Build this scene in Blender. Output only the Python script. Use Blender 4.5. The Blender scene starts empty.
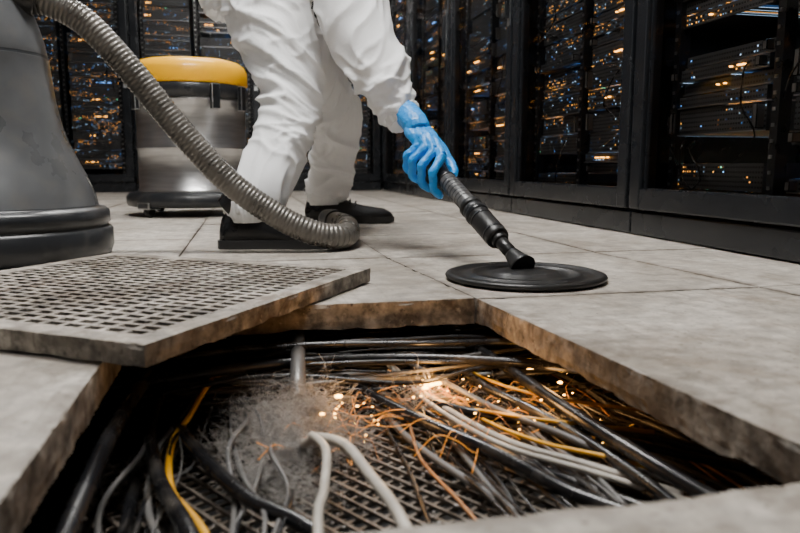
import bpy, bmesh, math, random
from mathutils import Vector, Matrix, noise
random.seed(7)
C=bpy.context.scene.collection
pi=math.pi
HX0,HX1,HY0,HY1=-.185,.435,.45,1.25

# ---------------------------------------------------------------- materials
def nt(name):
    m=bpy.data.materials.new(name); m.use_nodes=True
    t=m.node_tree; b=t.nodes['Principled BSDF']; return m,t,b
def N(t,typ,**k):
    n=t.nodes.new(typ)
    for a,v in k.items(): setattr(n,a,v)
    return n
def MA(t,op,a,c=None,d=None,clamp=False):
    n=N(t,'ShaderNodeMath',operation=op); n.use_clamp=clamp
    for i,v in enumerate((a,c,d)):
        if v is None: continue
        if isinstance(v,(int,float)): n.inputs[i].default_value=v
        else: t.links.new(v,n.inputs[i])
    return n.outputs[0]
def mat(name,col,rough=.5,metal=0,var=0,vs=8,bump=0,bs=60,emis=None,es=0,rv=0,spec=.5,stretch=None,coat=0,dust=0):
    m,t,b=nt(name)
    b.inputs['Base Color'].default_value=(*col,1); b.inputs['Roughness'].default_value=rough
    b.inputs['Metallic'].default_value=metal; b.inputs['Specular IOR Level'].default_value=spec
    b.inputs['Coat Weight'].default_value=coat
    tc=N(t,'ShaderNodeTexCoord'); src=tc.outputs['Object']
    if stretch:
        mp=N(t,'ShaderNodeMapping'); mp.inputs['Scale'].default_value=stretch
        t.links.new(src,mp.inputs[0]); src=mp.outputs[0]
    if var or rv:
        n=N(t,'ShaderNodeTexNoise'); n.inputs['Scale'].default_value=vs; n.inputs['Detail'].default_value=6
        t.links.new(src,n.inputs['Vector'])
        if var:
            r=N(t,'ShaderNodeMapRange'); r.inputs[1].default_value=.3; r.inputs[2].default_value=.7
            r.inputs[3].default_value=1-var; r.inputs[4].default_value=1+var*.4
            t.links.new(n.outputs[0],r.inputs[0])
            x=N(t,'ShaderNodeVectorMath',operation='SCALE'); x.inputs[0].default_value=col
            t.links.new(r.outputs[0],x.inputs['Scale']); t.links.new(x.outputs[0],b.inputs['Base Color'])
        if rv:
            r=N(t,'ShaderNodeMapRange'); r.inputs[1].default_value=.3; r.inputs[2].default_value=.7
            r.inputs[3].default_value=max(0,rough-rv); r.inputs[4].default_value=min(1,rough+rv)
            t.links.new(n.outputs[0],r.inputs[0]); t.links.new(r.outputs[0],b.inputs['Roughness'])
    if dust:
        n=N(t,'ShaderNodeTexNoise'); n.inputs['Scale'].default_value=14; n.inputs['Detail'].default_value=9; n.inputs['Distortion'].default_value=.8
        t.links.new(tc.outputs['Object'],n.inputs['Vector'])
        r=N(t,'ShaderNodeMapRange'); r.inputs[1].default_value=.5; r.inputs[2].default_value=.72; r.inputs[3].default_value=0; r.inputs[4].default_value=dust
        t.links.new(n.outputs[0],r.inputs[0])
        x=N(t,'ShaderNodeMix',data_type='RGBA'); t.links.new(r.outputs[0],x.inputs[0])
        if b.inputs['Base Color'].is_linked: t.links.new(b.inputs['Base Color'].links[0].from_socket,x.inputs[6])
        else: x.inputs[6].default_value=(*col,1)
        x.inputs[7].default_value=(.20,.175,.145,1); t.links.new(x.outputs[2],b.inputs['Base Color'])
    if bump:
        n2=N(t,'ShaderNodeTexNoise'); n2.inputs['Scale'].default_value=bs; n2.inputs['Detail'].default_value=5
        t.links.new(src,n2.inputs['Vector'])
        bp=N(t,'ShaderNodeBump'); bp.inputs['Strength'].default_value=bump; bp.inputs['Distance'].default_value=.01
        t.links.new(n2.outputs[0],bp.inputs['Height']); t.links.new(bp.outputs[0],b.inputs['Normal'])
    if emis:
        b.inputs['Emission Color'].default_value=(*emis,1); b.inputs['Emission Strength'].default_value=es
    return m

def concrete(name,base,dark,rust,rough=.55,rustamt=.5,fine=.25,grid=False,scuff=.5):
    m,t,b=nt(name); tc=N(t,'ShaderNodeTexCoord'); o=tc.outputs['Object']
    def ns(s,d=8,dist=0):
        n=N(t,'ShaderNodeTexNoise'); n.inputs['Scale'].default_value=s; n.inputs['Detail'].default_value=d; n.inputs['Roughness'].default_value=.62
        n.inputs['Distortion'].default_value=dist; t.links.new(o,n.inputs['Vector']); return n.outputs[0]
    def ramp(src,a,c,ca,cb):
        r=N(t,'ShaderNodeValToRGB'); r.color_ramp.elements[0].position=a; r.color_ramp.elements[1].position=c
        r.color_ramp.elements[0].color=(*ca,1); r.color_ramp.elements[1].color=(*cb,1); t.links.new(src,r.inputs[0]); return r.outputs[0]
    def mix(f,a,c,mode='MIX'):
        x=N(t,'ShaderNodeMix',data_type='RGBA',blend_type=mode)
        if isinstance(f,float): x.inputs[0].default_value=f
        else: t.links.new(f,x.inputs[0])
        t.links.new(a,x.inputs[6])
        if isinstance(c,tuple): x.inputs[7].default_value=(*c,1)
        else: t.links.new(c,x.inputs[7])
        return x.outputs[2]
    c1=ramp(ns(4.5,13,.5),.40,.58,dark,base)
    c2=ramp(ns(26,12),.36,.64,(1-fine*1.5,)*3,(1+fine*.7,)*3)
    c=mix(1.0,c1,c2,'MULTIPLY')
    st=ramp(ns(6,13,1.2),.54,.66,(0,0,0),(rustamt,)*3)
    c=mix(st,c,rust)
    for sc_,ro in (((5,70,20),.6),((60,6,20),.25)):
        mp=N(t,'ShaderNodeMapping'); mp.inputs['Scale'].default_value=sc_; mp.inputs['Rotation'].default_value=(0,0,ro); t.links.new(o,mp.inputs[0])
        n=N(t,'ShaderNodeTexNoise'); n.inputs['Scale'].default_value=1.1; n.inputs['Detail'].default_value=7; t.links.new(mp.outputs[0],n.inputs['Vector'])
        sc=ramp(n.outputs[0],.57,.66,(0,0,0),(scuff,)*3)
        c=mix(sc,c,(dark[0]*.6,dark[1]*.58,dark[2]*.55))
    sp=ramp(ns(90,4),.61,.67,(0,0,0),(.65,)*3)
    c=mix(sp,c,(rust[0]*.5,rust[1]*.5,rust[2]*.5))
    lt=ramp(ns(70,4),.62,.70,(0,0,0),(.45,)*3)
    c=mix(lt,c,(base[0]*1.25,base[1]*1.25,base[2]*1.25))
    if grid:
        sx=N(t,'ShaderNodeSeparateXYZ'); t.links.new(o,sx.inputs[0]); X,Y=sx.outputs[0],sx.outputs[1]
        yc=MA(t,'MINIMUM',MA(t,'MAXIMUM',Y,.45),1.87)
        sh=MA(t,'MULTIPLY',MA(t,'GREATER_THAN',X,.12),MA(t,'MULTIPLY_ADD',MA(t,'SUBTRACT',yc,1.25),.08,.010))
        dX=MA(t,'PINGPONG',MA(t,'SUBTRACT',MA(t,'ADD',X,sh),HX0),.31)
        ya=MA(t,'PINGPONG',MA(t,'SUBTRACT',Y,HY1),.31); yb_=MA(t,'PINGPONG',MA(t,'SUBTRACT',Y,HY0),.31)
        ym=MA(t,'MINIMUM',MA(t,'ABSOLUTE',MA(t,'SUBTRACT',Y,HY0)),MA(t,'ABSOLUTE',MA(t,'SUBTRACT',Y,HY1)))
        hi=MA(t,'GREATER_THAN',Y,HY1); lo=MA(t,'LESS_THAN',Y,HY0); midm=MA(t,'SUBTRACT',1.0,MA(t,'ADD',hi,lo))
        dY=MA(t,'ADD',MA(t,'ADD',MA(t,'MULTIPLY',ya,hi),MA(t,'MULTIPLY',yb_,lo)),MA(t,'MULTIPLY',ym,midm))
        dd=MA(t,'MINIMUM',dX,dY)
        k=MA(t,'SUBTRACT',1.0,MA(t,'DIVIDE',dd,.028),clamp=True)
        k=MA(t,'MULTIPLY',k,MA(t,'MULTIPLY',MA(t,'SUBTRACT',ns(14,12),.38),6.0,clamp=True))
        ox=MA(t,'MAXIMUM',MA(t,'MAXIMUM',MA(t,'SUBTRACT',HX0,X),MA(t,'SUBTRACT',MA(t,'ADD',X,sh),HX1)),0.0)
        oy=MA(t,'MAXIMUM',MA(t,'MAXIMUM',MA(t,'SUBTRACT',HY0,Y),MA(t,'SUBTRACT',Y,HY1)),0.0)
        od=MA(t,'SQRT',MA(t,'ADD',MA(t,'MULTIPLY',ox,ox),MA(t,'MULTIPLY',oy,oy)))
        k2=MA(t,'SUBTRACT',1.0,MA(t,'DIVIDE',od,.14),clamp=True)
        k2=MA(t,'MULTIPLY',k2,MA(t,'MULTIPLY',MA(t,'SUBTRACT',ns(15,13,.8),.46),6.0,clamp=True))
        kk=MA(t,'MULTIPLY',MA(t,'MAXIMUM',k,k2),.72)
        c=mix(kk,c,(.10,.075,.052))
    t.links.new(c,b.inputs['Base Color'])
    rr=N(t,'ShaderNodeMapRange'); rr.inputs[1].default_value=.3; rr.inputs[2].default_value=.7
    rr.inputs[3].default_value=rough-.18; rr.inputs[4].default_value=rough+.2
    t.links.new(ns(5,8),rr.inputs[0]); t.links.new(rr.outputs[0],b.inputs['Roughness'])
    bp=N(t,'ShaderNodeBump'); bp.inputs['Strength'].default_value=.5; bp.inputs['Distance'].default_value=.004
    t.links.new(ns(60,9),bp.inputs['Height']); t.links.new(bp.outputs[0],b.inputs['Normal'])
    return m

M={}
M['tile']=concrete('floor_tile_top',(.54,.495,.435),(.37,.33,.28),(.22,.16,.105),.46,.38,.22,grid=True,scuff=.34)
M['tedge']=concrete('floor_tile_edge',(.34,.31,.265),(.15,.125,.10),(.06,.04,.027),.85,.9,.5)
M['perf']=concrete('vent_tile_top',(.48,.43,.37),(.22,.185,.145),(.11,.07,.04),.5,.8,.4)
M['black']=mat('black_powder_coat',(.010,.011,.013),.32,.0,rv=.08,vs=20)
M['blackm']=mat('black_rack_frame',(.011,.0125,.015),.25,.2,rv=.08,vs=6)
M['dark']=mat('dark_interior',(.004,.004,.004),.8)
M['steel']=mat('brushed_steel',(.55,.55,.55),.30,.95,var=.25,vs=4,stretch=(1,1,12),bump=.03,bs=40)
M['yellow']=mat('yellow_plastic',(.95,.46,.0),.35,coat=.15,rv=.06,spec=.3)
M['rubber']=mat('black_rubber',(.009,.009,.009),.40,rv=.12,vs=14,dust=.10)
M['gplastic']=mat('grey_plastic',(.12,.125,.13),.33,.25,var=.4,vs=5,rv=.12,bump=.02,bs=200,dust=.25)
M['gdark']=mat('dark_grey_plastic',(.016,.018,.021),.35,rv=.1,vs=8,dust=.12)
M['hose']=mat('hose_plastic',(.16,.148,.13),.30,.4,var=.4,vs=10,rv=.1,dust=.3)
M['cover']=mat('white_coverall_fabric',(.90,.905,.91),.75,var=.03,vs=6,bump=.12,bs=120)
M['glove']=mat('blue_nitrile',(.02,.32,.85),.36,var=.12,vs=30,bump=.3,bs=70)
M['shoe']=mat('black_leather',(.010,.010,.011),.3,bump=.15,bs=60,rv=.1)
M['sole']=mat('shoe_sole',(.025,.025,.025),.6)
M['wire']=mat('rusty_mesh_wire',(.17,.14,.11),.5,.5,var=.7,vs=9)
M['cblk']=mat('black_cable',(.008,.008,.009),.26,rv=.12,vs=12,dust=.25)
M['cwht']=mat('white_cable',(.55,.50,.43),.4,var=.35,vs=14,dust=.5)
M['cgry']=mat('grey_cable',(.13,.125,.12),.4,var=.35,vs=10,dust=.4)
M['conduit']=mat('grey_conduit',(.22,.21,.20),.4,.5,var=.35,vs=14,dust=.4)
M['cyel']=mat('yellow_cable',(.85,.42,.01),.35,var=.2,vs=10,dust=.2)
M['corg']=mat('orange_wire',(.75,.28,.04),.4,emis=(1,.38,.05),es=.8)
M['ccop']=mat('copper_wire',(.45,.22,.10),.35,.8)
M['lint']=mat('dust_fibre',(.44,.41,.38),.95,var=.3,vs=15)
M['debris']=mat('debris',(.20,.15,.11),.9,var=.5,vs=30)
M['spark']=mat('warm_led',(1,.5,.1),.5,emis=(1,.45,.07),es=26)
M['amber']=mat('amber_reflection_glow',(1,.5,.1),.5,emis=(1,.42,.06),es=12)  # emissive strips painted in for orange reflections on the racks
M['bluel']=mat('blue_indicator',(.2,.5,1),.5,emis=(.15,.4,1),es=5)
M['wall']=mat('wall_paint',(.05,.055,.06),.8,var=.1)
M['ceil']=mat('ceiling_paint',(.08,.08,.08),.9,var=.1)
M['lamp']=mat('lamp_diffuser',(1,1,1),.5,emis=(.97,.98,1),es=5)
M['silver']=mat('wand_aluminium',(.20,.20,.20),.33,.6,var=.5,vs=60)
M['skin']=mat('skin',(.62,.40,.30),.55)
M['eye']=mat('eye_dark',(.05,.03,.02),.2)
def dustvol():
    m=bpy.data.materials.new('dust_fluff'); m.use_nodes=True; t=m.node_tree; t.nodes.clear()
    out=N(t,'ShaderNodeOutputMaterial'); v=N(t,'ShaderNodeVolumePrincipled'); v.inputs['Color'].default_value=(.70,.67,.64,1); v.inputs['Anisotropy'].default_value=.1
    tc=N(t,'ShaderNodeTexCoord'); n=N(t,'ShaderNodeTexNoise'); n.inputs['Scale'].default_value=42; n.inputs['Detail'].default_value=7; n.inputs['Roughness'].default_value=.7; n.inputs['Distortion'].default_value=2.2
    t.links.new(tc.outputs['Object'],n.inputs['Vector'])
    r=N(t,'ShaderNodeMapRange'); r.inputs[1].default_value=.47; r.inputs[2].default_value=.66; r.inputs[3].default_value=0; r.inputs[4].default_value=800
    t.links.new(n.outputs[0],r.inputs[0]); t.links.new(r.outputs[0],v.inputs['Density']); t.links.new(v.outputs[0],out.inputs['Volume'])
    return m
M['fluff']=dustvol()

def server_mat():
    m,t,b=nt('server_front'); tc=N(t,'ShaderNodeTexCoord')
    sx=N(t,'ShaderNodeSeparateXYZ'); t.links.new(tc.outputs['Object'],sx.inputs[0])
    oi=N(t,'ShaderNodeObjectInfo')
    ma=lambda *a,**k: MA(t,*a,**k)
    X=sx.outputs[0]; Z=sx.outputs[2]
    kx,kz=82,67.6
    cx=ma('MULTIPLY',X,kx); cz=ma('MULTIPLY',Z,kz)
    fx=ma('ABSOLUTE',ma('SUBTRACT',ma('FRACT',cx),.5)); fz=ma('ABSOLUTE',ma('SUBTRACT',ma('FRACT',cz),.5))
    cell=N(t,'ShaderNodeCombineXYZ')
    t.links.new(ma('FLOOR',cx),cell.inputs[0]); t.links.new(ma('FLOOR',cz),cell.inputs[1])
    t.links.new(ma('MULTIPLY',oi.outputs['Random'],97.0),cell.inputs[2])
    w=N(t,'ShaderNodeTexWhiteNoise',noise_dimensions='3D'); t.links.new(cell.outputs[0],w.inputs[0])
    inside=ma('MULTIPLY',ma('LESS_THAN',fx,.33),ma('LESS_THAN',fz,.2))
    led=ma('MULTIPLY',ma('LESS_THAN',fx,.20),ma('LESS_THAN',fz,.15))
    row=N(t,'ShaderNodeCombineXYZ'); t.links.new(ma('FLOOR',ma('MULTIPLY',Z,kz/3)),row.inputs[1])
    t.links.new(ma('FLOOR',ma('MULTIPLY',X,4.4)),row.inputs[0])
    t.links.new(ma('MULTIPLY',oi.outputs['Random'],31.0),row.inputs[2])
    w2=N(t,'ShaderNodeTexWhiteNoise',noise_dimensions='3D'); t.links.new(row.outputs[0],w2.inputs[0])
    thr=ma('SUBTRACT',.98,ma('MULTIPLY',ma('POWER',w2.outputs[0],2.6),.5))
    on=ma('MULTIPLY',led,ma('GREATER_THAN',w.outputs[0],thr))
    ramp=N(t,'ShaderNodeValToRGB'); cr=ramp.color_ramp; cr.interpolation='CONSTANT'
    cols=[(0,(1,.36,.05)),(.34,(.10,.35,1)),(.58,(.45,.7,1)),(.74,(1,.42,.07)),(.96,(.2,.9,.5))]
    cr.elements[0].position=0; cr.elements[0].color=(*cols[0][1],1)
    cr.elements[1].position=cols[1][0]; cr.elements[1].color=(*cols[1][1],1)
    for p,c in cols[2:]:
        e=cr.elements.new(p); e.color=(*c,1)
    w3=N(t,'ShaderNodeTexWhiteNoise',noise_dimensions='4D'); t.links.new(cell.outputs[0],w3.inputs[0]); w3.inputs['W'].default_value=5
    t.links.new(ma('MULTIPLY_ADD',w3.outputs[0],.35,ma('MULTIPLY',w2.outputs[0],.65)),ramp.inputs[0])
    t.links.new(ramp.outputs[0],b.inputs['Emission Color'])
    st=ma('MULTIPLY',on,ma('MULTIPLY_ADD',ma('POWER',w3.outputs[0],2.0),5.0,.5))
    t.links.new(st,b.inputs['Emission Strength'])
    body=ma('MULTIPLY_ADD',inside,-.085,.09)
    cc=N(t,'ShaderNodeCombineXYZ')
    for i in range(3): t.links.new(ma('MULTIPLY',body,(.94,.96,1.0)[i]),cc.inputs[i])
    t.links.new(cc.outputs[0],b.inputs['Base Color'])
    b.inputs['Metallic'].default_value=.3; b.inputs['Roughness'].default_value=.42
    return m
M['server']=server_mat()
def glass_mat():
    m,t,b=nt('door_glass'); out=t.nodes['Material Output']
    tr=N(t,'ShaderNodeBsdfTransparent'); tr.inputs[0].default_value=(.68,.67,.66,1)
    gl=N(t,'ShaderNodeBsdfGlossy'); gl.inputs['Roughness'].default_value=.05
    fr=N(t,'ShaderNodeLayerWeight'); fr.inputs[0].default_value=.15
    mx=N(t,'ShaderNodeMixShader')
    t.links.new(fr.outputs['Fresnel'],mx.inputs[0]); t.links.new(tr.outputs[0],mx.inputs[1]); t.links.new(gl.outputs[0],mx.inputs[2])
    t.links.new(mx.outputs[0],out.inputs[0]); t.nodes.remove(b); return m
M['glass']=glass_mat()

# ---------------------------------------------------------------- mesh helpers
class B:
    def __init__(s,*mats):
        s.bm=bmesh.new(); s.names=list(mats)
    def mi(s,n):
        if n not in s.names: s.names.append(n)
        return s.names.index(n)
    def box(s,a,b,m,bev=0,side=None,rot=None,org=None,warp=None,seg=2):
        bm=s.bm
        xs=[a[0],b[0]];ys=[a[1],b[1]];zs=[a[2],b[2]]
        v=[bm.verts.new((x,y,z)) for z in zs for y in ys for x in xs]
        fs=[(0,2,3,1),(4,5,7,6),(0,1,5,4),(2,6,7,3),(0,4,6,2),(1,3,7,5)]
        fc=[]
        for i,f in enumerate(fs):
            q=bm.faces.new([v[j] for j in f]); q.material_index=s.mi(m if (side is None or i==1) else side); fc.append(q)
        if rot is not None:
            o=Vector(org) if org else (Vector(a)+Vector(b))/2
            for w in v: w.co=o+rot@(w.co-o)
        if warp:
            for w in v: w.co=Vector(warp(w.co))
        if bev:
            es=list({e for f in fc for e in f.edges})
            bmesh.ops.bevel(bm,geom=es,offset=bev,segments=seg,affect='EDGES',profile=.6)
        return v
    def slab(s,a,b,m,side,warp=None,nx=60,ny=60,nz=6,amp=1.0):
        """worn slab: dense box whose arrises are chipped with noise"""
        ax=[a[0]+(b[0]-a[0])*i/nx for i in range(nx+1)]; ay=[a[1]+(b[1]-a[1])*i/ny for i in range(ny+1)]; az=[a[2]+(b[2]-a[2])*i/nz for i in range(nz+1)]
        e=.004
        ax=[a[0],a[0]+e]+ax[1:-1]+[b[0]-e,b[0]]; ay=[a[1],a[1]+e]+ay[1:-1]+[b[1]-e,b[1]]; az=[a[2]]+az[1:-1]+[b[2]-e,b[2]]
        V={}
        def vert(i,j,k):
            key=(i,j,k)
            if key in V: return V[key]
            p=Vector((ax[i],ay[j],az[k])); q=p.copy()
            ds=min(p.x-a[0],b[0]-p.x,p.y-a[1],b[1]-p.y); dt=b[2]-p.z; db=p.z-a[2]
            n1=noise.noise(p*22+Vector((3,1,7))); n2=noise.noise(p*75); n3=noise.noise(p*9)
            chip=max(0,n1-.18)*.018+max(0,n2-.12)*.005+.0008
            inx=(1 if p.x-a[0]<1e-6 else -1 if b[0]-p.x<1e-6 else 0); iny=(1 if p.y-a[1]<1e-6 else -1 if b[1]-p.y<1e-6 else 0)
            if ds<.006:
                if dt<1e-6: q.z-=chip*.7*(1 if ds<1e-6 else .35)*amp
                sidec=.0012*n2+(.0010 if dt>.006 else chip*.8)
                if db<.012: sidec+=max(0,n3)*.005+max(0,n2)*.003
                q.x+=inx*max(0,sidec)*amp; q.y+=iny*max(0,sidec)*amp
                if db<1e-6: q.z+=max(0,n1+.1)*.010*amp
            if warp: q=Vector(warp(q))
            V[key]=s.bm.verts.new(q); return V[key]
        X,Y,Z=len(ax)-1,len(ay)-1,len(az)-1; tm,sm=s.mi(m),s.mi(side)
        for i in range(X):
            for j in range(Y):
                f=s.bm.faces.new((vert(i,j,Z),vert(i+1,j,Z),vert(i+1,j+1,Z),vert(i,j+1,Z))); f.material_index=tm
        for k in range(Z):
            for i in range(X):
                for j in (0,Y):
                    q=s.bm.faces.new((vert(i,j,k),vert(i+1,j,k),vert(i+1,j,k+1),vert(i,j,k+1))); q.material_index=sm
            for j in range(Y):
                for i in (0,X):
                    q=s.bm.faces.new((vert(i,j,k),vert(i,j+1,k),vert(i,j+1,k+1),vert(i,j,k+1))); q.material_index=sm
    def quad(s,pts,m):
        f=s.bm.faces.new([s.bm.verts.new(p) for p in pts]); f.material_index=s.mi(m)
    def rev(s,prof,cx,cy,m,seg=64,z0=0,frame=None):
        rings=[]
        for p in prof:
            r,z=p[0],p[1]; ring=[]
            for i in range(seg):
                a=2*pi*i/seg; c=Vector((r*math.cos(a),r*math.sin(a),z))
                if frame: c=frame@c
                else: c=c+Vector((cx,cy,z0))
                ring.append(s.bm.verts.new(c))
            rings.append(ring)
        for k in range(len(rings)-1):
            mm=prof[k][2] if len(prof[k])>2 else m
            for i in range(seg):
                f=s.bm.faces.new((rings[k][i],rings[k][(i+1)%seg],rings[k+1][(i+1)%seg],rings[k+1][i])); f.material_index=s.mi(mm); f.smooth=True
        for rg,rv in ((rings[0],True),(rings[-1],False)):
            f=s.bm.faces.new(list(reversed(rg)) if rv else rg); f.material_index=s.mi(m)
    def tube(s,pts,r,m,seg=10,sub=8,radf=None,flat=None,cap=True):
        P=[]
        n=len(pts); R=r if isinstance(r,(list,tuple)) else [r]*n
        q=[Vector((*p,R[i])) for i,p in enumerate(pts)]
        for i in range(n-1):
            p0=q[max(i-1,0)];p1=q[i];p2=q[i+1];p3=q[min(i+2,n-1)]
            for j in range(sub):
                t=j/sub
                P.append(.5*((2*p1)+(p2-p0)*t+(2*p0-5*p1+4*p2-p3)*t*t+(3*p1-p0-3*p2+p3)*t**3))
        P.append(q[-1])
        pos=[Vector(p[:3]) for p in P]
        tan=[(pos[min(i+1,len(pos)-1)]-pos[max(i-1,0)]).normalized() for i in range(len(pos))]
        up=Vector((0,0,1)) if abs(tan[0].z)<.9 else Vector((0,1,0))
        u=(up-tan[0]*up.dot(tan[0])).normalized()
        rings=[]; L=0
        for i,c in enumerate(pos):
            if i: L+=(pos[i]-pos[i-1]).length
            u=(u-tan[i]*u.dot(tan[i])).normalized(); w=tan[i].cross(u)
            ring=[]
            for k in range(seg):
                a=2*pi*k/seg; rr=P[i][3]*(radf(L,a,i/(len(pos)-1)) if radf else 1)
                ca,sa=math.cos(a),math.sin(a)
                if flat: ca*=flat
                ring.append(s.bm.verts.new(c+u*(ca*rr)+w*(sa*rr)))
            rings.append(ring)
        idx=s.mi(m)
        for k in range(len(rings)-1):
            for i in range(seg):
                f=s.bm.faces.new((rings[k][i],rings[k][(i+1)%seg],rings[k+1][(i+1)%seg],rings[k+1][i])); f.material_index=idx; f.smooth=True
        if cap:
            f=s.bm.faces.new(list(reversed(rings[0]))); f.material_index=idx
            f=s.bm.faces.new(rings[-1]); f.material_index=idx
        return L
    def ell(s,c,r,m,rot=None,seg=20):
        mtx=Matrix.Translation(Vector(c))@(rot.to_4x4() if rot else Matrix.Identity(4))@Matrix.Diagonal((*r,1))
        g=bmesh.ops.create_uvsphere(s.bm,u_segments=seg,v_segments=seg//2,radius=1,matrix=mtx)
        for v in g['verts']:
            for f in v.link_faces: f.material_index=s.mi(m); f.smooth=True
    def blob(s,c,r,m,seed):
        g=bmesh.ops.create_icosphere(s.bm,subdivisions=4,radius=1)
        for v in g['verts']:
            k=1+.65*noise.noise(v.co*1.7+Vector((seed,0,0)))+.4*noise.noise(v.co*4+Vector((0,seed,0)))
            v.co=Vector(c)+Vector((v.co.x*r[0]*k,v.co.y*r[1]*k,v.co.z*r[2]*k))
            for f in v.link_faces: f.material_index=s.mi(m); f.smooth=True
    def done(s,name,parent=None,coll=True,recalc=True):
        if recalc: bmesh.ops.recalc_face_normals(s.bm,faces=s.bm.faces)
        me=bpy.data.meshes.new(name); s.bm.to_mesh(me); s.bm.free()
        for n in s.names: me.materials.append(M[n])
        o=bpy.data.objects.new(name,me); C.objects.link(o)
        if parent: o.parent=parent
        return o
def empty(name,loc=(0,0,0)):
    e=bpy.data.objects.new(name,None); e.location=loc; C.objects.link(e); e.empty_display_size=.1; return e

# ---------------------------------------------------------------- room shell
XL,XR,YF,YB,H=-3.45,2.55,-2.6,8.2,2.9
b=B('tile','tedge','dark')
xs=[HX0-.62*k for k in range(5,0,-1)]+[HX0,HX1]+[HX1+.62*k for k in range(1,6)]
xs=[XL]+[x for x in xs if XL+.05<x<XR-.05]+[XR]
ys=[HY0-.62*k for k in range(5,0,-1)]+[HY0,HY1]+[HY1+.62*k for k in range(1,13)]
ys=[YF]+[y for y in ys if YF+.05<y<YB-.05]+[YB]
g=.0018
def skew(c):
    if .2<c[0]<XR-.02:
        yc=min(max(c[1],.45),1.87); w=min(1,(c[0]-.2)/.2)
        return (c[0]-w*((yc-1.25)*.08+.010),c[1],c[2])
    return c
iH=[i for i,x in enumerate(xs) if abs(x-HX0)<.01][0]; jH=[j for j,y in enumerate(ys) if abs(y-HY0)<.01][0]
for i in range(len(xs)-1):
    for j in range(len(ys)-1):
        if i==iH and j==jH: continue
        dz=random.uniform(-.0014,.0008)
        A=(xs[i]+g,ys[j]+g,-.050); Z_=(xs[i+1]-g,ys[j+1]-g,dz)
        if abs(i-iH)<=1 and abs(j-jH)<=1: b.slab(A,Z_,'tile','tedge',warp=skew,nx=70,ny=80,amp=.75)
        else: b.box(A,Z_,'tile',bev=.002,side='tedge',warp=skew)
b.box((XL,YF,-.30),(XR,YB,-.20),'dark')
floor=b.done('floor')
b=B('wall'); b.box((XL,YB,-.3),(XR,YB+.1,H),'wall'); b.done('wall_back')
b=B('wall'); b.box((XL,YF-.1,-.3),(XR,YF,H),'wall'); b.done('wall_front')
b=B('wall'); b.box((XR,YF,-.3),(XR+.1,YB,H),'wall'); b.done('wall_right')
b=B('wall'); b.box((XL-.1,YF,-.3),(XL,YB,H),'wall'); b.done('wall_left')
b=B('ceil'); b.box((XL-.1,YF-.1,H),(XR+.1,YB+.1,H+.1),'ceil'); b.done('ceiling')

# ---------------------------------------------------------------- server racks
W=1.18; RH=2.25; D=1.0
def rack_mesh(seed):
    rnd=random.Random(seed)
    b=B('blackm','dark','server','glass','black','steel','cgry','amber','bluel','cblk')
    w=W/2-.004
    b.box((-w,.03,.0),(-w+.03,D,RH),'blackm'); b.box((w-.03,.03,0),(w,D,RH),'blackm')
    b.box((-w,D-.03,0),(w,D,RH),'blackm'); b.box((-w,.03,RH-.04),(w,D,RH),'blackm')
    b.box((-w,.03,.0),(w,D,.14),'blackm')
    b.box((-w,-.012,.004),(w,.03,.085),'blackm',bev=.006)
    fr=.075
    z0,z1=.095,RH-.02
    b.box((-w+.006,-.03,z0),(-w+fr,.02,z1),'blackm',bev=.008)
    b.box((w-fr,-.03,z0),(w-.006,.02,z1),'blackm',bev=.008)
    b.box((-w+fr-.004,-.028,z0),(w-fr+.004,.018,z0+.075),'blackm',bev=.006)
    b.box((-w+fr-.004,-.028,z1-.08),(w-fr+.004,.018,z1),'blackm',bev=.006)
    for x in (-w+fr,w-fr): b.box((x-.006,-.012,z0+.07),(x+.006,.03,z1-.075),'black',bev=.002)
    b.box((w-.055,-.055,1.0),(w-.03,-.03,1.25),'black',bev=.006)
    b.box((w-.06,-.034,.96),(w-.025,-.028,1.29),'steel',bev=.002)
    b.quad([(-w+fr,0,z0+.07),(w-fr,0,z0+.07),(w-fr,0,z1-.075),(-w+fr,0,z1-.075)],'glass')
    for x in (-w+.09,-.015,w-.12):
        b.box((x,.07,.15),(x+.03,.11,RH-.06),'black')
        for k in range(46): b.box((x+.008,.066,.18+k*.0444),(x+.018,.071,.19+k*.0444),'steel')
    for cx in (-.275,.265):
        z=.17
        while z<RH-.16:
            u=rnd.choice([1,1,1,2,2]); h=.0444*u
            if rnd.random()<.05: z+=h; continue
            dy=rnd.uniform(-.006,.02)
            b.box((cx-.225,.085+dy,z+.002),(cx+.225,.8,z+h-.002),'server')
            if rnd.random()<.4:
                b.box((cx-.225,.078+dy,z+.002),(cx+.225,.088+dy,z+.006),'steel')
            if rnd.random()<.35:
                for sx in (-.215,.195): b.box((cx+sx,.06+dy,z+.008),(cx+sx+.02,.088+dy,z+h-.008),'cgry',bev=.003)
            if rnd.random()<.34:
                x0=cx+rnd.uniform(-.2,.1)
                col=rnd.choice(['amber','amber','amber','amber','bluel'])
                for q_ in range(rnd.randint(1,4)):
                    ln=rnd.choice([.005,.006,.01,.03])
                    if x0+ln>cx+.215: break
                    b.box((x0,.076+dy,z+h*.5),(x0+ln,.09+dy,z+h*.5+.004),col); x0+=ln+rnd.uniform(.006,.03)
            z+=h
        for k in range(5):
            xx=cx+rnd.uniform(-.2,.2); zz=rnd.uniform(.3,1.9)
            b.tube([(xx,.085,zz),(xx+.02,.05,zz-.03),(xx+rnd.uniform(-.1,.1),.05,zz-.13),(xx+rnd.uniform(-.15,.15),.06,zz-.22),(xx+rnd.uniform(-.15,.15),.09,zz-.3)],.0028,'cblk',seg=5,sub=4)
    return b
protos=[]
for i in range(3):
    o=rack_mesh(i+3).done('server_rack'); protos.append(o.data); bpy.data.objects.remove(o)
cnt=0
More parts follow.
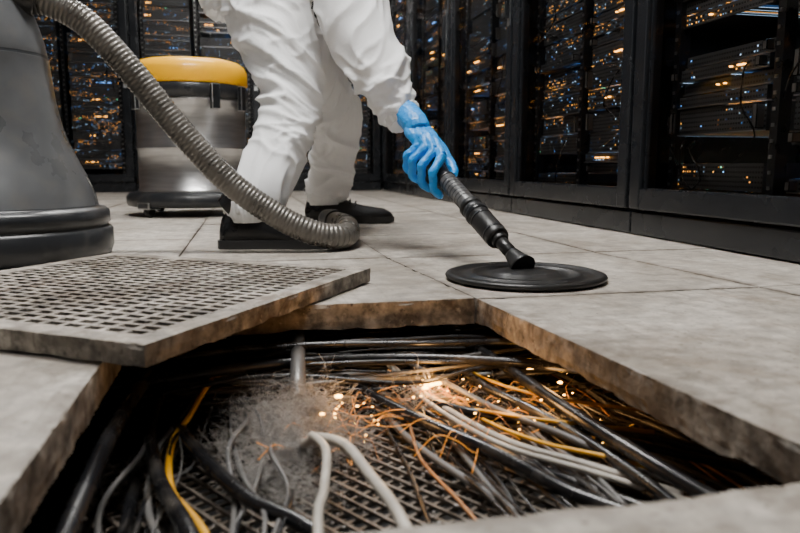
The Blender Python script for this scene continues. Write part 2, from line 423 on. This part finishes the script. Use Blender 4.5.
def rack(x,y,rz):
    global cnt
    o=bpy.data.objects.new('server_rack' if cnt==0 else 'server_rack.%03d'%cnt,protos[cnt%3]); C.objects.link(o)
    o.location=(x,y,.001); o.rotation_euler=(0,0,rz); cnt+=1; return o
XF=1.385
for k in range(-2,5): rack(XF,1.14+W/2+W*k,-pi/2)
for k in range(4): rack(XF-.03-W/2-W*k+.0,7.05,0)
for k in range(-2,5): rack(-2.35,1.14+W/2+W*k,pi/2)

# ---------------------------------------------------------------- ceiling lights
for i,y in enumerate((-.6,1.7,3.9,6.1)):  # first one is an unseen fill, added to light the coverall's front
    b=B('black','lamp'); b.box((-.65,y-.16,H-.06),(.65,y+.16,H-.001),'black',bev=.005); b.box((-.63,y-.14,H-.066),(.63,y+.14,H-.0595),'lamp')
    b.done('ceiling_light' if i==0 else 'ceiling_light.%03d'%i)
    L=bpy.data.lights.new('lamp',type='AREA'); L.shape='RECTANGLE'; L.size=1.2; L.size_y=.28; L.energy=[30,112,92,18][i]; L.color=(1,.98,.95)
    o=bpy.data.objects.new('ceiling_lamp_light',L); o.location=(0,y,H-.075); C.objects.link(o)

# ---------------------------------------------------------------- perforated vent tile
e1=Vector((.55,.835,0)).normalized(); e2=Vector((-.835,.55,0)).normalized()
b=B('perf','tedge','dark'); S=.70; bd=.040; T=.030
n1=24; n2=17; p1=(S-2*bd)/n1; p2=(S-2*bd)/n2
mtx=Matrix(((e1.x,e2.x,0),(e1.y,e2.y,0),(0,0,1)))
b.slab((0,0,0),(S,bd,T),'perf','tedge',nx=90,ny=5,nz=4,amp=.5); b.slab((0,S-bd,0),(S,S,T),'perf','tedge',nx=90,ny=5,nz=4,amp=.5)
b.slab((0,bd-.003,0),(bd,S-bd+.003,T),'perf','tedge',nx=5,ny=80,nz=4,amp=.4); b.slab((S-bd,bd-.003,0),(S,S-bd+.003,T),'perf','tedge',nx=5,ny=80,nz=4,amp=.4)
for k in range(n1+1):
    p=bd+k*p1; b.box((p-.0045,bd,.006),(p+.0045,S-bd,T-.0012),'perf',side='tedge')
for k in range(n2+1):
    p=bd+k*p2; b.box((bd,p-.0048,.006),(S-bd,p+.0048,T-.0018),'perf',side='tedge')
b.box((bd-.001,bd-.001,.0),(S-bd+.001,S-bd+.001,.004),'dark')
vt=b.done('perforated_floor_tile')
vt.matrix_world=Matrix.Translation((-.127,.884,.0025))@mtx.to_4x4()@Matrix.Rotation(math.radians(.15),4,'X')

# ---------------------------------------------------------------- plenum: wire mesh, cables
b=B('wire'); a=math.radians(33); rot=Matrix.Rotation(a,3,'Z')
cx,cy=.15,1.0
for k in range(-38,39):
    o=k*.021
    b.box((cx-.85,cy+o-.0022,-.172),(cx+.85,cy+o+.0022,-.168),'wire',rot=rot,org=(cx,cy,-.17))
    b.box((cx+o-.0022,cy-.85,-.168),(cx+o+.0022,cy+.85,-.164),'wire',rot=rot,org=(cx,cy,-.17))
tray=b.done('cable_tray_mesh')
cables=[
 ('cblk',.0085,[(-.3,1.07,-.085),(-.155,1.101,-.08),(-.049,1.132,-.078),(.082,1.163,-.08),(.257,1.170,-.085),(.451,1.094,-.085),(.62,1.03,-.1)]),
 ('cblk',.006,[(-.3,1.2,-.07),(-.143,1.17,-.065),(-.017,1.20,-.062),(.135,1.20,-.062),(.307,1.17,-.062),(.434,1.165,-.065),(.6,1.2,-.08)]),
 ('cgry',.004,[(-.3,1.13,-.10),(-.05,1.18,-.095),(.12,1.21,-.1),(.3,1.19,-.1),(.44,1.22,-.1),(.65,1.3,-.11)]),
 ('conduit',.0125,[(.10,1.55,-.068),(.092,1.35,-.068),(.085,1.24,-.070),(.078,1.16,-.076),(.074,1.105,-.092),(.072,1.08,-.115)]),
 ('cblk',.0095,[(.11,1.5,-.14),(.147,1.292,-.13),(.188,1.131,-.13),(.247,.983,-.13),(.319,.834,-.13),(.37,.72,-.135),(.45,.62,-.14)]),
 ('cwht',.0048,[(.25,1.5,-.14),(.262,1.30,-.13),(.28,1.13,-.13),(.305,1.0,-.13),(.35,.87,-.13),(.42,.78,-.13),(.50,.70,-.14)]),
 ('cwht',.0040,[(.24,1.5,-.13),(.25,1.34,-.125),(.272,1.12,-.13),(.293,.99,-.13),(.337,.86,-.13),(.41,.765,-.13),(.50,.68,-.14)]),
 ('cgry',.0050,[(.24,1.5,-.13),(.27,1.34,-.12),(.33,1.11,-.12),(.365,.98,-.12),(.42,.86,-.12),(.48,.75,-.13),(.6,.6,-.14)]),
 ('cwht',.0068,[(.06,1.02,-.16),(.070,.93,-.13),(.085,.902,-.112),(.113,.840,-.10),(.129,.748,-.10),(.142,.644,-.10),(.15,.5,-.12),(.15,.3,-.15)]),
 ('cwht',.0056,[(.10,1.0,-.16),(.085,.93,-.13),(.078,.904,-.11),(.088,.829,-.10),(.074,.722,-.10),(.059,.638,-.10),(.05,.4,-.13)]),
 ('cyel',.0045,[(-.03,1.3,-.12),(-.063,1.157,-.1),(-.091,1.051,-.12),(-.109,.963,-.13),(-.096,.822,-.13),(-.050,.689,-.12),(.0,.5,-.14)]),
 ('cgry',.0045,[(-.02,1.3,-.12),(-.07,1.16,-.11),(-.10,1.07,-.125),(-.128,.95,-.135),(-.12,.8,-.14),(-.08,.66,-.13)]),
 ('cblk',.010,[(-.14,1.3,-.08),(-.165,1.057,-.08),(-.172,.873,-.08),(-.172,.714,-.085),(-.17,.55,-.09)]),
 ('cblk',.009,[(-.11,1.3,-.1),(-.134,1.129,-.1),(-.142,1.001,-.12),(-.110,.831,-.12),(-.062,.655,-.1),(-.02,.5,-.12)]),
 ('cblk',.0095,[(-.16,1.2,-.13),(-.103,1.018,-.13),(-.062,.902,-.13),(-.006,.777,-.13),(.056,.695,-.13),(.13,.55,-.14)]),
 ('cblk',.008,[(-.17,1.1,-.15),(-.15,.9,-.15),(-.14,.75,-.15),(-.13,.6,-.15)]),
 ('cblk',.0095,[(.38,1.5,-.12),(.423,1.279,-.1),(.438,1.090,-.1),(.448,.875,-.1),(.460,.732,-.1),(.475,.60,-.1)]),
 ('cblk',.007,[(.35,1.3,-.14),(.39,1.063,-.12),(.43,.913,-.12),(.452,.720,-.12),(.46,.55,-.13)]),
 ('cblk',.008,[(.26,1.2,-.15),(.294,1.041,-.13),(.394,.950,-.13),(.502,.905,-.13),(.604,.772,-.13)]),
 ('cblk',.006,[(.33,1.4,-.11),(.36,1.2,-.11),(.41,1.0,-.125),(.47,.85,-.12),(.6,.7,-.12)]),
 ('cblk',.006,[(.20,1.4,-.14),(.23,1.2,-.135),(.29,1.0,-.145),(.36,.83,-.145),(.45,.68,-.145)]),
 ('cyel',.0028,[(.26,1.25,-.14),(.30,1.06,-.13),(.36,.96,-.12),(.42,.90,-.115),(.55,.84,-.12)]),
 ('cyel',.0026,[(.38,1.25,-.12),(.40,1.1,-.115),(.45,.99,-.11),(.52,.93,-.11),(.62,.9,-.12)]),
 ('cyel',.0028,[(.31,1.25,-.14),(.34,1.0,-.135),(.38,.86,-.125),(.45,.77,-.12),(.53,.70,-.13)]),
 ('cgry',.0055,[(.16,1.4,-.14),(.20,1.15,-.15),(.23,.95,-.152),(.28,.78,-.152),(.34,.60,-.152)]),
]
cab=empty('cable_bundle')
for m,r,p in cables:
    b=B(m); b.tube(p,r,m,seg=12,sub=12); b.done({'cblk':'black_cable','cwht':'white_cable','cgry':'grey_cable','cyel':'yellow_cable','conduit':'conduit_pipe'}[m],cab)
b=B('cblk','cgry','cyel','ccop','cwht')
for k in range(50):
    y=random.uniform(1.10,1.5); x=-.4; z=random.uniform(-.160,-.075); p=[]
    while x<.95:
        p.append((x,y+random.uniform(-.03,.03),z+random.uniform(-.012,.012))); x+=random.uniform(.12,.24)
    b.tube(p,random.uniform(.0016,.005),random.choice(['cblk','cblk','cblk','cblk','cgry']),seg=6,sub=6)
for k in range(34):
    x=random.uniform(.18,.60); y=1.5; p=[]; dx=random.uniform(0,.05)
    while y>.45:
        p.append((x,y,random.uniform(-.158,-.135))); x+=random.uniform(-.02,.02)+dx*.6; y-=random.uniform(.10,.2)
    b.tube(p,random.uniform(.0012,.0045),random.choice(['cblk','cblk','cblk','cblk','cgry','ccop']),seg=6,sub=6)
for k in range(18):
    x=random.uniform(-.17,.02); y=1.3; p=[]
    while y>.45:
        p.append((x,y,random.uniform(-.158,-.12))); x+=random.uniform(-.03,.035); y-=random.uniform(.08,.17)
    b.tube(p,random.uniform(.0015,.004),random.choice(['cblk','cblk','cgry']),seg=6,sub=6)
b.done('thin_wires',cab)
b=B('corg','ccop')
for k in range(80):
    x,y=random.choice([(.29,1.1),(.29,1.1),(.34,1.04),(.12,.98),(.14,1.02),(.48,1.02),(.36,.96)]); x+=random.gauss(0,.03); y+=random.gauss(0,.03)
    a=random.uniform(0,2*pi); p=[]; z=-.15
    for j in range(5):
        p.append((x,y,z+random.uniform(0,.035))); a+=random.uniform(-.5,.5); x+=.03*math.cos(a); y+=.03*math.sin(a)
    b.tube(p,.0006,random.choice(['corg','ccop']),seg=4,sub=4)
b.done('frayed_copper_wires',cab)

# lint / dust
def fuzz(b,c,r,n,step,wr=.00028,m='lint'):
    for _ in range(n):
        p=Vector(c)+Vector((random.gauss(0,r[0]),random.gauss(0,r[1]),abs(random.gauss(0,r[2]))-.0))
        d=Vector((random.gauss(0,1),random.gauss(0,1),random.gauss(0,.5))).normalized(); pts=[]
        for j in range(random.randint(5,13)):
            p=p+d*step; p.z=max(p.z,-.163); d=(d+Vector((random.gauss(0,.4),random.gauss(0,.4),random.gauss(0,.35)))).normalized(); pts.append(tuple(p))
        b.tube(pts,wr*random.uniform(.5,1.3),m,seg=3,sub=2,cap=False)
b=B('lint')
clumps=[((.015,1.06,-.145),(.018,.020,.016),450),((.080,1.035,-.138),(.022,.024,.022),800),((.045,.96,-.145),(.018,.020,.015),550),((.01,.90,-.155),(.024,.022,.008),350),((.05,.84,-.158),(.024,.024,.006),220),((.12,.95,-.145),(.016,.026,.015),300),((.27,1.1,-.145),(.026,.020,.012),300),((-.02,1.0,-.155),(.020,.028,.010),250),((.40,1.05,-.15),(.03,.03,.01),120)]
for c,r,n_ in clumps: fuzz(b,c,r,n_,.006)
lint=b.done('dust_lint_clump',recalc=False)
b=B('fluff')
for i,(c,r) in enumerate([((.078,1.035,-.132),(.042,.038,.026)),((.012,1.055,-.142),(.030,.028,.018)),((.045,.957,-.144),(.030,.032,.017)),((.015,.890,-.153),(.026,.024,.010)),((.27,1.105,-.150),(.034,.024,.012)),((.122,.955,-.148),(.016,.024,.012))]):
    b.blob(c,r,'fluff',i*3.3)
b.done('fluff',lint)
b=B('debris','lint')
for _ in range(1400):
    x=random.uniform(-.2,.7); y=random.uniform(.45,1.45); s=random.uniform(.0008,.0034); z=-.163
    b.box((x,y,z),(x+s,y+s*random.uniform(.5,2),z+s*.6),random.choice(['debris','lint']),rot=Matrix.Rotation(random.uniform(0,3),3,'Z'))
b.done('debris_scatter')
b=B('spark')
for _ in range(95):
    x,y=random.choice([(.297,1.114),(.297,1.114),(.135,1.016),(.135,1.0),(.355,1.02),(.52,1.05),(.42,.92),(.36,1.15),(.50,.88)])
    x+=random.gauss(0,.03); y+=random.gauss(0,.03); s=random.choice([.0005,.0006,.0008,.0012])
    b.ell((x,y,random.uniform(-.155,-.11)),(s*random.uniform(1,2.5),s,s),'spark',seg=6)
for x,y,z,s in [(.297,1.114,-.118,.0075),(.312,1.12,-.12,.005),(.285,1.10,-.12,.004),(.128,1.015,-.095,.004),(.10,.985,-.11,.0026),(.50,1.16,-.12,.005),(.52,1.08,-.12,.003)]:
    b.ell((x,y,z),(s*1.6,s,s*.7),'spark',seg=10)
b.done('glowing_embers')
for p,e in [((.297,1.09,-.095),.85),((.135,1.0,-.075),.25),((.50,1.05,-.11),.3),((.38,.95,-.10),.2)]:
    L=bpy.data.lights.new('ember',type='POINT'); L.energy=e; L.color=(1,.52,.18); L.shadow_soft_size=.02
    o=bpy.data.objects.new('ember_light',L); o.location=p; C.objects.link(o)

# ---------------------------------------------------------------- grey vacuum
GV=(-.672,2.09)
gv=empty('grey_vacuum_cleaner',(GV[0],GV[1],0))
b=B('gplastic','gdark','rubber')
b.rev([(.27,.002,'gdark'),(.295,.008,'gdark'),(.303,.03,'gdark'),(.303,.075,'gdark'),(.297,.083,'rubber'),(.290,.086,'rubber'),(.290,.092,'gdark'),(.297,.096,'gdark'),(.296,.125,'gdark'),(.285,.136,'gdark'),(.270,.138,'gdark'),
 (.268,.143,'gplastic'),(.262,.17,'gplastic'),(.248,.21),(.225,.26),(.203,.31),(.187,.36),(.176,.42),(.170,.48),(.165,.53),(.1655,.532,'gdark'),(.162,.536,'gdark'),(.163,.54),(.156,.58),(.142,.63),(.127,.68),(.116,.74),(.110,.80),(.11,.84,'gdark'),(.117,.845,'gdark'),(.117,.90,'gdark'),(.10,.93,'gdark'),(.05,.945,'gdark'),(.01,.947)],0,0,'gplastic',seg=96)
b.tube([(.09,-.246,.16),(.07,-.19,.32),(.06,-.162,.48),(.05,-.12,.68),(.04,-.104,.82)],.005,'gdark',seg=8)
b.tube([(.07,-.03,.70),(.13,-.02,.692),(.155,-.015,.685)],[.055,.055,.05],'rubber',seg=24,sub=4)
b.tube([(-.06,0,.93),(-.10,0,1.02),(-.02,0,1.08),(.08,0,1.03),(.06,0,.93)],.014,'rubber',seg=12)
b.done('body',gv)
# ---------------------------------------------------------------- hose
hp=[(-.537,2.075,.69),(-.49,2.07,.675),(-.40,2.07,.625),(-.285,2.07,.495),(-.17,2.07,.345),(-.045,2.065,.205),(.090,2.05,.105),(.195,2.04,.055),(.27,2.06,.042),(.305,2.14,.042),(.325,2.28,.042),(.345,2.45,.042),(.33,2.62,.042)]
b=B('hose','rubber')
def rib(L,a,t):
    x=(L/.0125)%1.0
    return 1.0+.10*(1-abs(2*x-1))**.7-.05
b.tube(hp,.036,'hose',seg=28,sub=52,radf=rib)
b.tube([hp[-1],(.325,2.68,.043),(.31,2.74,.043)],[.042,.042,.038],'rubber',seg=24,sub=3)
b.tube([(-.557,2.077,.693),(-.527,2.075,.688),(-.502,2.072,.682)],[.046,.046,.043],'rubber',seg=24,sub=3)
b.done('vacuum_hose')

# ---------------------------------------------------------------- yellow vacuum
yv=empty('yellow_canister_vacuum',(-.26,3.83,0)); b=B('steel','yellow','gdark','rubber','black')
b.rev([(.27,.045),(.325,.05),(.335,.065),(.335,.10),(.32,.118),(.29,.125)],0,0,'gdark',seg=72)
b.rev([(.272,.12),(.276,.125),(.276,.135),(.270,.14),(.270,.34),(.274,.345),(.274,.355),(.270,.36),(.270,.58),(.276,.585),(.276,.60)],0,0,'steel',seg=96)
b.rev([(.27,.598),(.283,.60),(.285,.66),(.278,.672)],0,0,'gdark',seg=72)
b.rev([(.26,.665),(.283,.67),(.288,.68),(.286,.745),(.272,.775),(.25,.79),(.235,.795,'gdark'),(.225,.78,'gdark'),(.22,.77,'gdark'),(.12,.765,'gdark'),(.01,.765,'gdark')],0,0,'yellow',seg=72)
b.tube([(-.19,-.05,.775),(-.16,-.05,.80),(.0,-.05,.808),(.16,-.05,.80),(.19,-.05,.775)],.014,'yellow',seg=12)
b.tube([(-.1,.08,.76),(-.09,.08,.79),(.09,.08,.79),(.1,.08,.76)],.025,'black',seg=12)
for a in (-2.6,-1.1,-.5,.8,2.4):
    r=Matrix.Rotation(a,3,'Z'); c=r@Vector((.292,0,.60))
    b.box((c.x-.012,c.y-.022,.54),(c.x+.012,c.y+.022,.665),'black',bev=.004,rot=r)
for a in (-2.3,-.8,.8,2.3):
    r=Matrix.Rotation(a,3,'Z'); c=r@Vector((.30,0,.0))
    b.box((c.x-.04,c.y-.04,.04),(c.x+.04,c.y+.04,.075),'gdark',bev=.006,rot=r)
    fm=Matrix.Translation((c.x,c.y,.028))@Matrix.Rotation(a,4,'Z')@Matrix.Rotation(pi/2,4,'X')
    b.rev([(.01,-.015),(.024,-.015),(.027,-.01),(.027,.01),(.024,.015),(.01,.015)],0,0,'rubber',seg=20,frame=fm)
yb=b.done('body',yv); yb.scale=(1,1,.965)

# ---------------------------------------------------------------- wand and nozzle
wn=empty('vacuum_wand',(.605,1.45,0))
o=Vector((.605,1.45,0))
b=B('rubber','black','gdark','silver')
b.rev([(.165,.002),(.174,.003),(.178,.008),(.176,.013),(.169,.0155),(.161,.0145),(.156,.010),(.128,.010),(.124,.0145),(.117,.0155),(.112,.0145),(.108,.010),(.078,.010),(.072,.016),(.055,.019),(.045,.022),(.01,.024)],0,0,'rubber',seg=96)
b.done('floor_nozzle',wn)
P0=Vector((.598,1.455,.03)); P1=Vector((.497,1.955,.285)); d=(P1-P0).normalized()
def wp(s): return tuple(P0+d*s-o)
b=B('rubber','black','gdark','silver')
b.tube([wp(-.008),wp(.02),wp(.045)],[.030,.022,.017],'rubber',seg=24,sub=3)
b.tube([wp(.04),wp(.12)],.0155,'rubber',seg=24,sub=2)
for s0,s1,r,m in [(.095,.115,.020,'rubber'),(.115,.215,.0285,'rubber'),(.215,.232,.0305,'black'),(.232,.250,.027,'gdark'),(.250,.268,.029,'rubber'),(.268,.40,.0235,'silver'),(.40,.412,.025,'rubber'),(.412,.60,.021,'gdark')]:
    b.tube([wp(s0),wp(s0+.003),wp(s1-.003),wp(s1)],[r-.003,r,r,r-.003],m,seg=28,sub=2)
for s in (.130,.195): b.tube([wp(s),wp(s+.006)],.0292,'black',seg=28,sub=1)
for k in range(7):
    b.tube([wp(.29+k*.015),wp(.2935+k*.015)],.0240,'gdark',seg=28,sub=1)
b.done('tube',wn)

# ---------------------------------------------------------------- technician
tk=empty('technician')
def fold(amp,ph):
    def f(L,a,t): return 1+amp*(math.sin(2*a+ph+L*4)+.6*math.sin(3*a-L*7+ph))
    return f
b=B('cover')
b.tube([(.08,2.60,.84),(.085,2.50,.78),(.13,2.43,.62),(.158,2.37,.47),(.115,2.30,.33),(.052,2.235,.20),(.015,2.205,.12),(.01,2.20,.095)],[.15,.15,.128,.108,.096,.089,.085,.074],'cover',seg=40,sub=10,radf=fold(.03,.4))
b.tube([(.08,2.68,.84),(.12,2.76,.78),(.25,2.85,.62),(.355,2.92,.47),(.365,2.98,.33),(.355,3.04,.20),(.34,3.06,.12),(.335,3.06,.10)],[.15,.155,.135,.115,.100,.092,.085,.074],'cover',seg=40,sub=10,radf=fold(.03,2.1))
b.tube([(.045,2.64,.76),(.055,2.64,.86),(.12,2.59,.96),(.22,2.52,1.05),(.30,2.46,1.12),(.37,2.41,1.18),(.42,2.38,1.23)],[.165,.195,.185,.195,.20,.13,.085],'cover',seg=48,sub=10,radf=fold(.02,1.0))
b.tube([(.33,2.44,1.10),(.30,2.30,1.00),(.31,2.23,.86),(.325,2.165,.70),(.37,2.11,.58),(.42,2.055,.47),(.447,2.03,.405),(.452,2.022,.385)],[.12,.12,.112,.105,.095,.080,.063,.056],'cover',seg=40,sub=10,radf=fold(.03,3.0))
b.tube([(.33,2.52,1.12),(.36,2.64,1.08),(.42,2.76,1.03),(.50,2.84,1.02),(.60,2.80,1.10),(.68,2.75,1.17)],[.12,.11,.095,.09,.075,.055],'cover',seg=36,sub=10,radf=fold(.03,1.4))
b.ell((.475,2.335,1.32),(.125,.125,.145),'cover')
cov=b.done('coverall',tk)
m=cov.modifiers.new('r','REMESH'); m.mode='VOXEL'; m.voxel_size=.0065; m.use_smooth_shade=True
m=cov.modifiers.new('s','SMOOTH'); m.iterations=8; m.factor=.5
bpy.context.view_layer.update()
dg=bpy.context.evaluated_depsgraph_get()
me=bpy.data.meshes.new_from_object(cov.evaluated_get(dg)); cov.modifiers.clear(); cov.data=me
def crease(p):
    w=noise.noise_vector(p*2.6)*.35
    q=p+w
    def rdg(v): return (1-min(1,abs(noise.noise(v))*2.6))**2
    a=rdg(Vector((q.x*5.2+q.z*2.5,q.y*5.2-q.z*1.5,q.z*3.6)))
    c=rdg(Vector((q.x*9-q.z*7,q.y*9+3,q.z*8+q.x*5)))
    e=rdg(Vector((q.x*4+9,q.y*4,q.z*13+q.x*6)))
    return .016*a+.007*c+.008*e
nn=[v.normal.copy() for v in me.vertices]
for v,nv in zip(me.vertices,nn): v.co=v.co+nv*(crease(v.co)-.013)
for p in me.polygons: p.use_smooth=True
if not me.materials: me.materials.append(M['cover'])
m=cov.modifiers.new('s','SMOOTH'); m.iterations=1; m.factor=.4
b=B('cover')
b.tube([(.446,2.031,.408),(.453,2.021,.385),(.458,2.013,.370)],[.057,.051,.047],'cover',seg=64,sub=6,radf=lambda L,a,t:1+.035*math.sin(16*a))
b.tube([(.015,2.205,.125),(.012,2.20,.100),(.012,2.20,.082)],[.080,.074,.066],'cover',seg=64,sub=5,radf=lambda L,a,t:1+.03*math.sin(15*a))
b.tube([(.338,3.06,.125),(.335,3.06,.100),(.335,3.06,.082)],[.080,.074,.066],'cover',seg=64,sub=5,radf=lambda L,a,t:1+.03*math.sin(15*a))
b.done('elastic_cuffs',tk)
# head
b=B('skin','eye','cover')
fw=Vector((.62,-.55,-.35)).normalized(); rt=fw.cross(Vector((0,0,1))).normalized(); upv=rt.cross(fw)
rm=Matrix((rt,fw,upv)).transposed()
hc=Vector((.49,2.32,1.315))
b.ell(hc+fw*.035,(.078,.10,.115),'skin',rot=rm)
b.ell(hc+fw*.135-upv*.005,(.013,.02,.028),'skin',rot=rm)
for s in (-1,1):
    b.ell(hc+fw*.122+rt*.032*s+upv*.022,(.014,.008,.009),'eye',rot=rm)
    b.ell(hc+rt*.080*s+fw*.02,(.012,.02,.032),'skin',rot=rm)
b.ell(hc+fw*.125-upv*.045,(.026,.008,.007),'eye',rot=rm)
b.done('head',tk)

# glove
Lv=Vector((0,0,1)).cross(d).normalized(); Nv=d.cross(Lv).normalized()
HP=P0+d*.425-Nv*.002
def q(a,n,l,s=1.22): return tuple(HP+d*(a*s)+Nv*(n*s)+Lv*(l*s))
def hand(b,q,m='glove'):
    K=[(.022,.042,.004),(.044,.046,.014),(.066,.043,.024),(.086,.036,.032)]
    wrist=(.138,.052,.018)
    for i,k in enumerate(K):
        w=(wrist[0],wrist[1]-.004*(i==3),wrist[2]+(i-1.5)*.011)
        mid=tuple((w[j]+k[j])/2+(.004 if j==1 else 0) for j in range(3))
        b.tube([q(*w),q(*mid),q(*k)],[.021,.019,.0140],m,seg=14,sub=5)
        ln=[.95,1.05,1.0,.82][i]
        dr=[-.030,-.018,-.010,-.004][i]
        pip=(k[0]+dr*ln,k[1]-.028*ln,k[2]+.031*ln)
        dip=(pip[0]+dr*.5,pip[1]-.036*ln,pip[2]-.004*ln)
        tip=(dip[0]+dr*.2,dip[1]-.016*ln,dip[2]-.022*ln)
        b.tube([q(*k),q(*[(k[j]*.4+pip[j]*.6) for j in range(3)]),q(*pip),q(*[(pip[j]+dip[j])/2 for j in range(3)]),q(*dip),q(*[(dip[j]*.3+tip[j]*.7) for j in range(3)]),q(*tip)],[.0142,.0122,.0128,.0113,.0115,.0105,.007],m,seg=14,sub=4)
    b.tube([q(.12,.042,.018),q(.085,.034,.018),q(.050,.034,.010)],[.024,.020,.014],m,seg=14,sub=4)
    b.tube([q(.118,.045,.004),q(.090,.034,-.020),q(.062,.020,-.032),q(.034,.010,-.034),q(.016,.004,-.032),q(.004,.002,-.028)],[.021,.0180,.0132,.0142,.012,.008],m,seg=14,sub=5)
b=B('glove')
hand(b,q)
b.tube([(.440,2.042,.43),q(.155,.062,.020),q(.130,.052,.019)],[.036,.037,.034],'glove',seg=20,sub=5)
gl=b.done('gloved_hand',tk)
m=gl.modifiers.new('r','REMESH'); m.mode='VOXEL'; m.voxel_size=.0020; m.use_smooth_shade=True
m=gl.modifiers.new('s','SMOOTH'); m.iterations=3; m.factor=.5
tx=bpy.data.textures.new('wr','CLOUDS'); tx.noise_scale=.014; tx.noise_depth=1
m=gl.modifiers.new('d','DISPLACE'); m.texture=tx; m.strength=.0035; m.mid_level=.5; m.texture_coords='LOCAL'
b=B('glove')
H0=Vector((.70,2.74,1.185)); ax=Vector((.75,-.35,.3)).normalized(); sx=Vector((.3,.9,0)).normalized(); nx=ax.cross(sx).normalized()
def q2(a,n,l): return tuple(H0+ax*a+nx*n+sx*l)
for i in range(4):
    l=(i-1.5)*.023; ln=[.07,.08,.075,.058][i]
    b.tube([q2(-.03,0,l*.5),q2(.04,.004,l*.9),q2(.09,0,l)],[.02,.017,.0125],'glove',seg=12,sub=4)
    b.tube([q2(.09,0,l),q2(.09+ln*.4,-.008,l),q2(.09+ln*.75,-.024,l),q2(.09+ln*.9,-.042,l)],[.0125,.011,.010,.008],'glove',seg=12,sub=4)
b.tube([q2(.0,0,-.02),q2(.035,-.012,-.05),q2(.07,-.02,-.062),q2(.095,-.024,-.060)],[.019,.015,.012,.009],'glove',seg=12,sub=4)
g2=b.done('gloved_hand_far',tk)
m=g2.modifiers.new('r','REMESH'); m.mode='VOXEL'; m.voxel_size=.0025; m.use_smooth_shade=True
m=g2.modifiers.new('s','SMOOTH'); m.iterations=4

def shoe(name,loc,rz,sc=1.0):
    b=B('shoe','sole')
    sec=[(-.075,.020,.055),(-.068,.036,.085),(-.045,.043,.115),(-.01,.045,.125),(.03,.045,.118),(.07,.046,.098),(.11,.050,.080),(.16,.054,.068),(.20,.054,.062),(.235,.046,.056),(.26,.030,.044),(.270,.012,.030)]
    rings=[]
    for x,w,h in sec:
        ring=[]
        for k in range(20):
            a=2*pi*k/20; c,s=math.cos(a),math.sin(a)
            y=w*math.copysign(abs(c)**.75,c); z=.020+(h-.020)*(max(s,0)**.8 if s>0 else 0)
            if s>0: y*=1-.25*s*s*(1 if x>.04 else .4)
            ring.append(b.bm.verts.new((x,y,z if s>0 else .018)))
        rings.append(ring)
    for i in range(len(rings)-1):
        for k in range(20):
            f=b.bm.faces.new((rings[i][k],rings[i][(k+1)%20],rings[i+1][(k+1)%20],rings[i+1][k])); f.smooth=True
    b.bm.faces.new(rings[0]); b.bm.faces.new(rings[-1])
    out=[(x+(.004 if x>.2 else -.004 if x<-.06 else 0),w+.004) for x,w,h in sec]
    pts=[(x,w) for x,w in out]+[(x,-w) for x,w in reversed(out)]
    lo=[b.bm.verts.new((x,y,.001+(.004 if x>.24 else 0))) for x,y in pts]; hi=[b.bm.verts.new((x,y,.024)) for x,y in pts]
    for i in range(len(pts)):
        f=b.bm.faces.new((lo[i],lo[(i+1)%len(pts)],hi[(i+1)%len(pts)],hi[i])); f.material_index=1
    f=b.bm.faces.new(lo); f.material_index=1; f=b.bm.faces.new(hi); f.material_index=1
    b.tube([(-.055,0,.105),(-.02,0,.13),(.03,0,.118)],[.036,.040,.034],'shoe',seg=20,sub=4)
    for k in range(4):
        x=.055+k*.022; z=.103-k*.008
        b.tube([(x,-.030,z-.010),(x+.004,0,z+.006),(x,.030,z-.010)],.003,'sole',seg=6,sub=4)
    o=b.done(name,tk); o.location=loc; o.rotation_euler=(0,0,rz); o.scale=(sc,)*3
    return o
shoe('right_shoe',(.005,2.19,0),math.radians(-9),1.12)
shoe('left_shoe',(.335,3.07,0),math.radians(-5),1.12)

# ---------------------------------------------------------------- world + camera
w=bpy.data.worlds.new('W'); bpy.context.scene.world=w; w.use_nodes=True
w.node_tree.nodes['Background'].inputs[0].default_value=(.5,.6,.7,1); w.node_tree.nodes['Background'].inputs[1].default_value=.02
cam=bpy.data.cameras.new('camera'); co=bpy.data.objects.new('camera',cam); C.objects.link(co)
cam.lens=31.5; cam.sensor_width=36; cam.clip_start=.02
co.location=(0,0,.25); co.rotation_euler=(math.radians(90-8.2),0,math.radians(-12.4))
cam.dof.use_dof=True; cam.dof.focus_distance=1.75; cam.dof.aperture_fstop=4.5
bpy.context.scene.camera=co
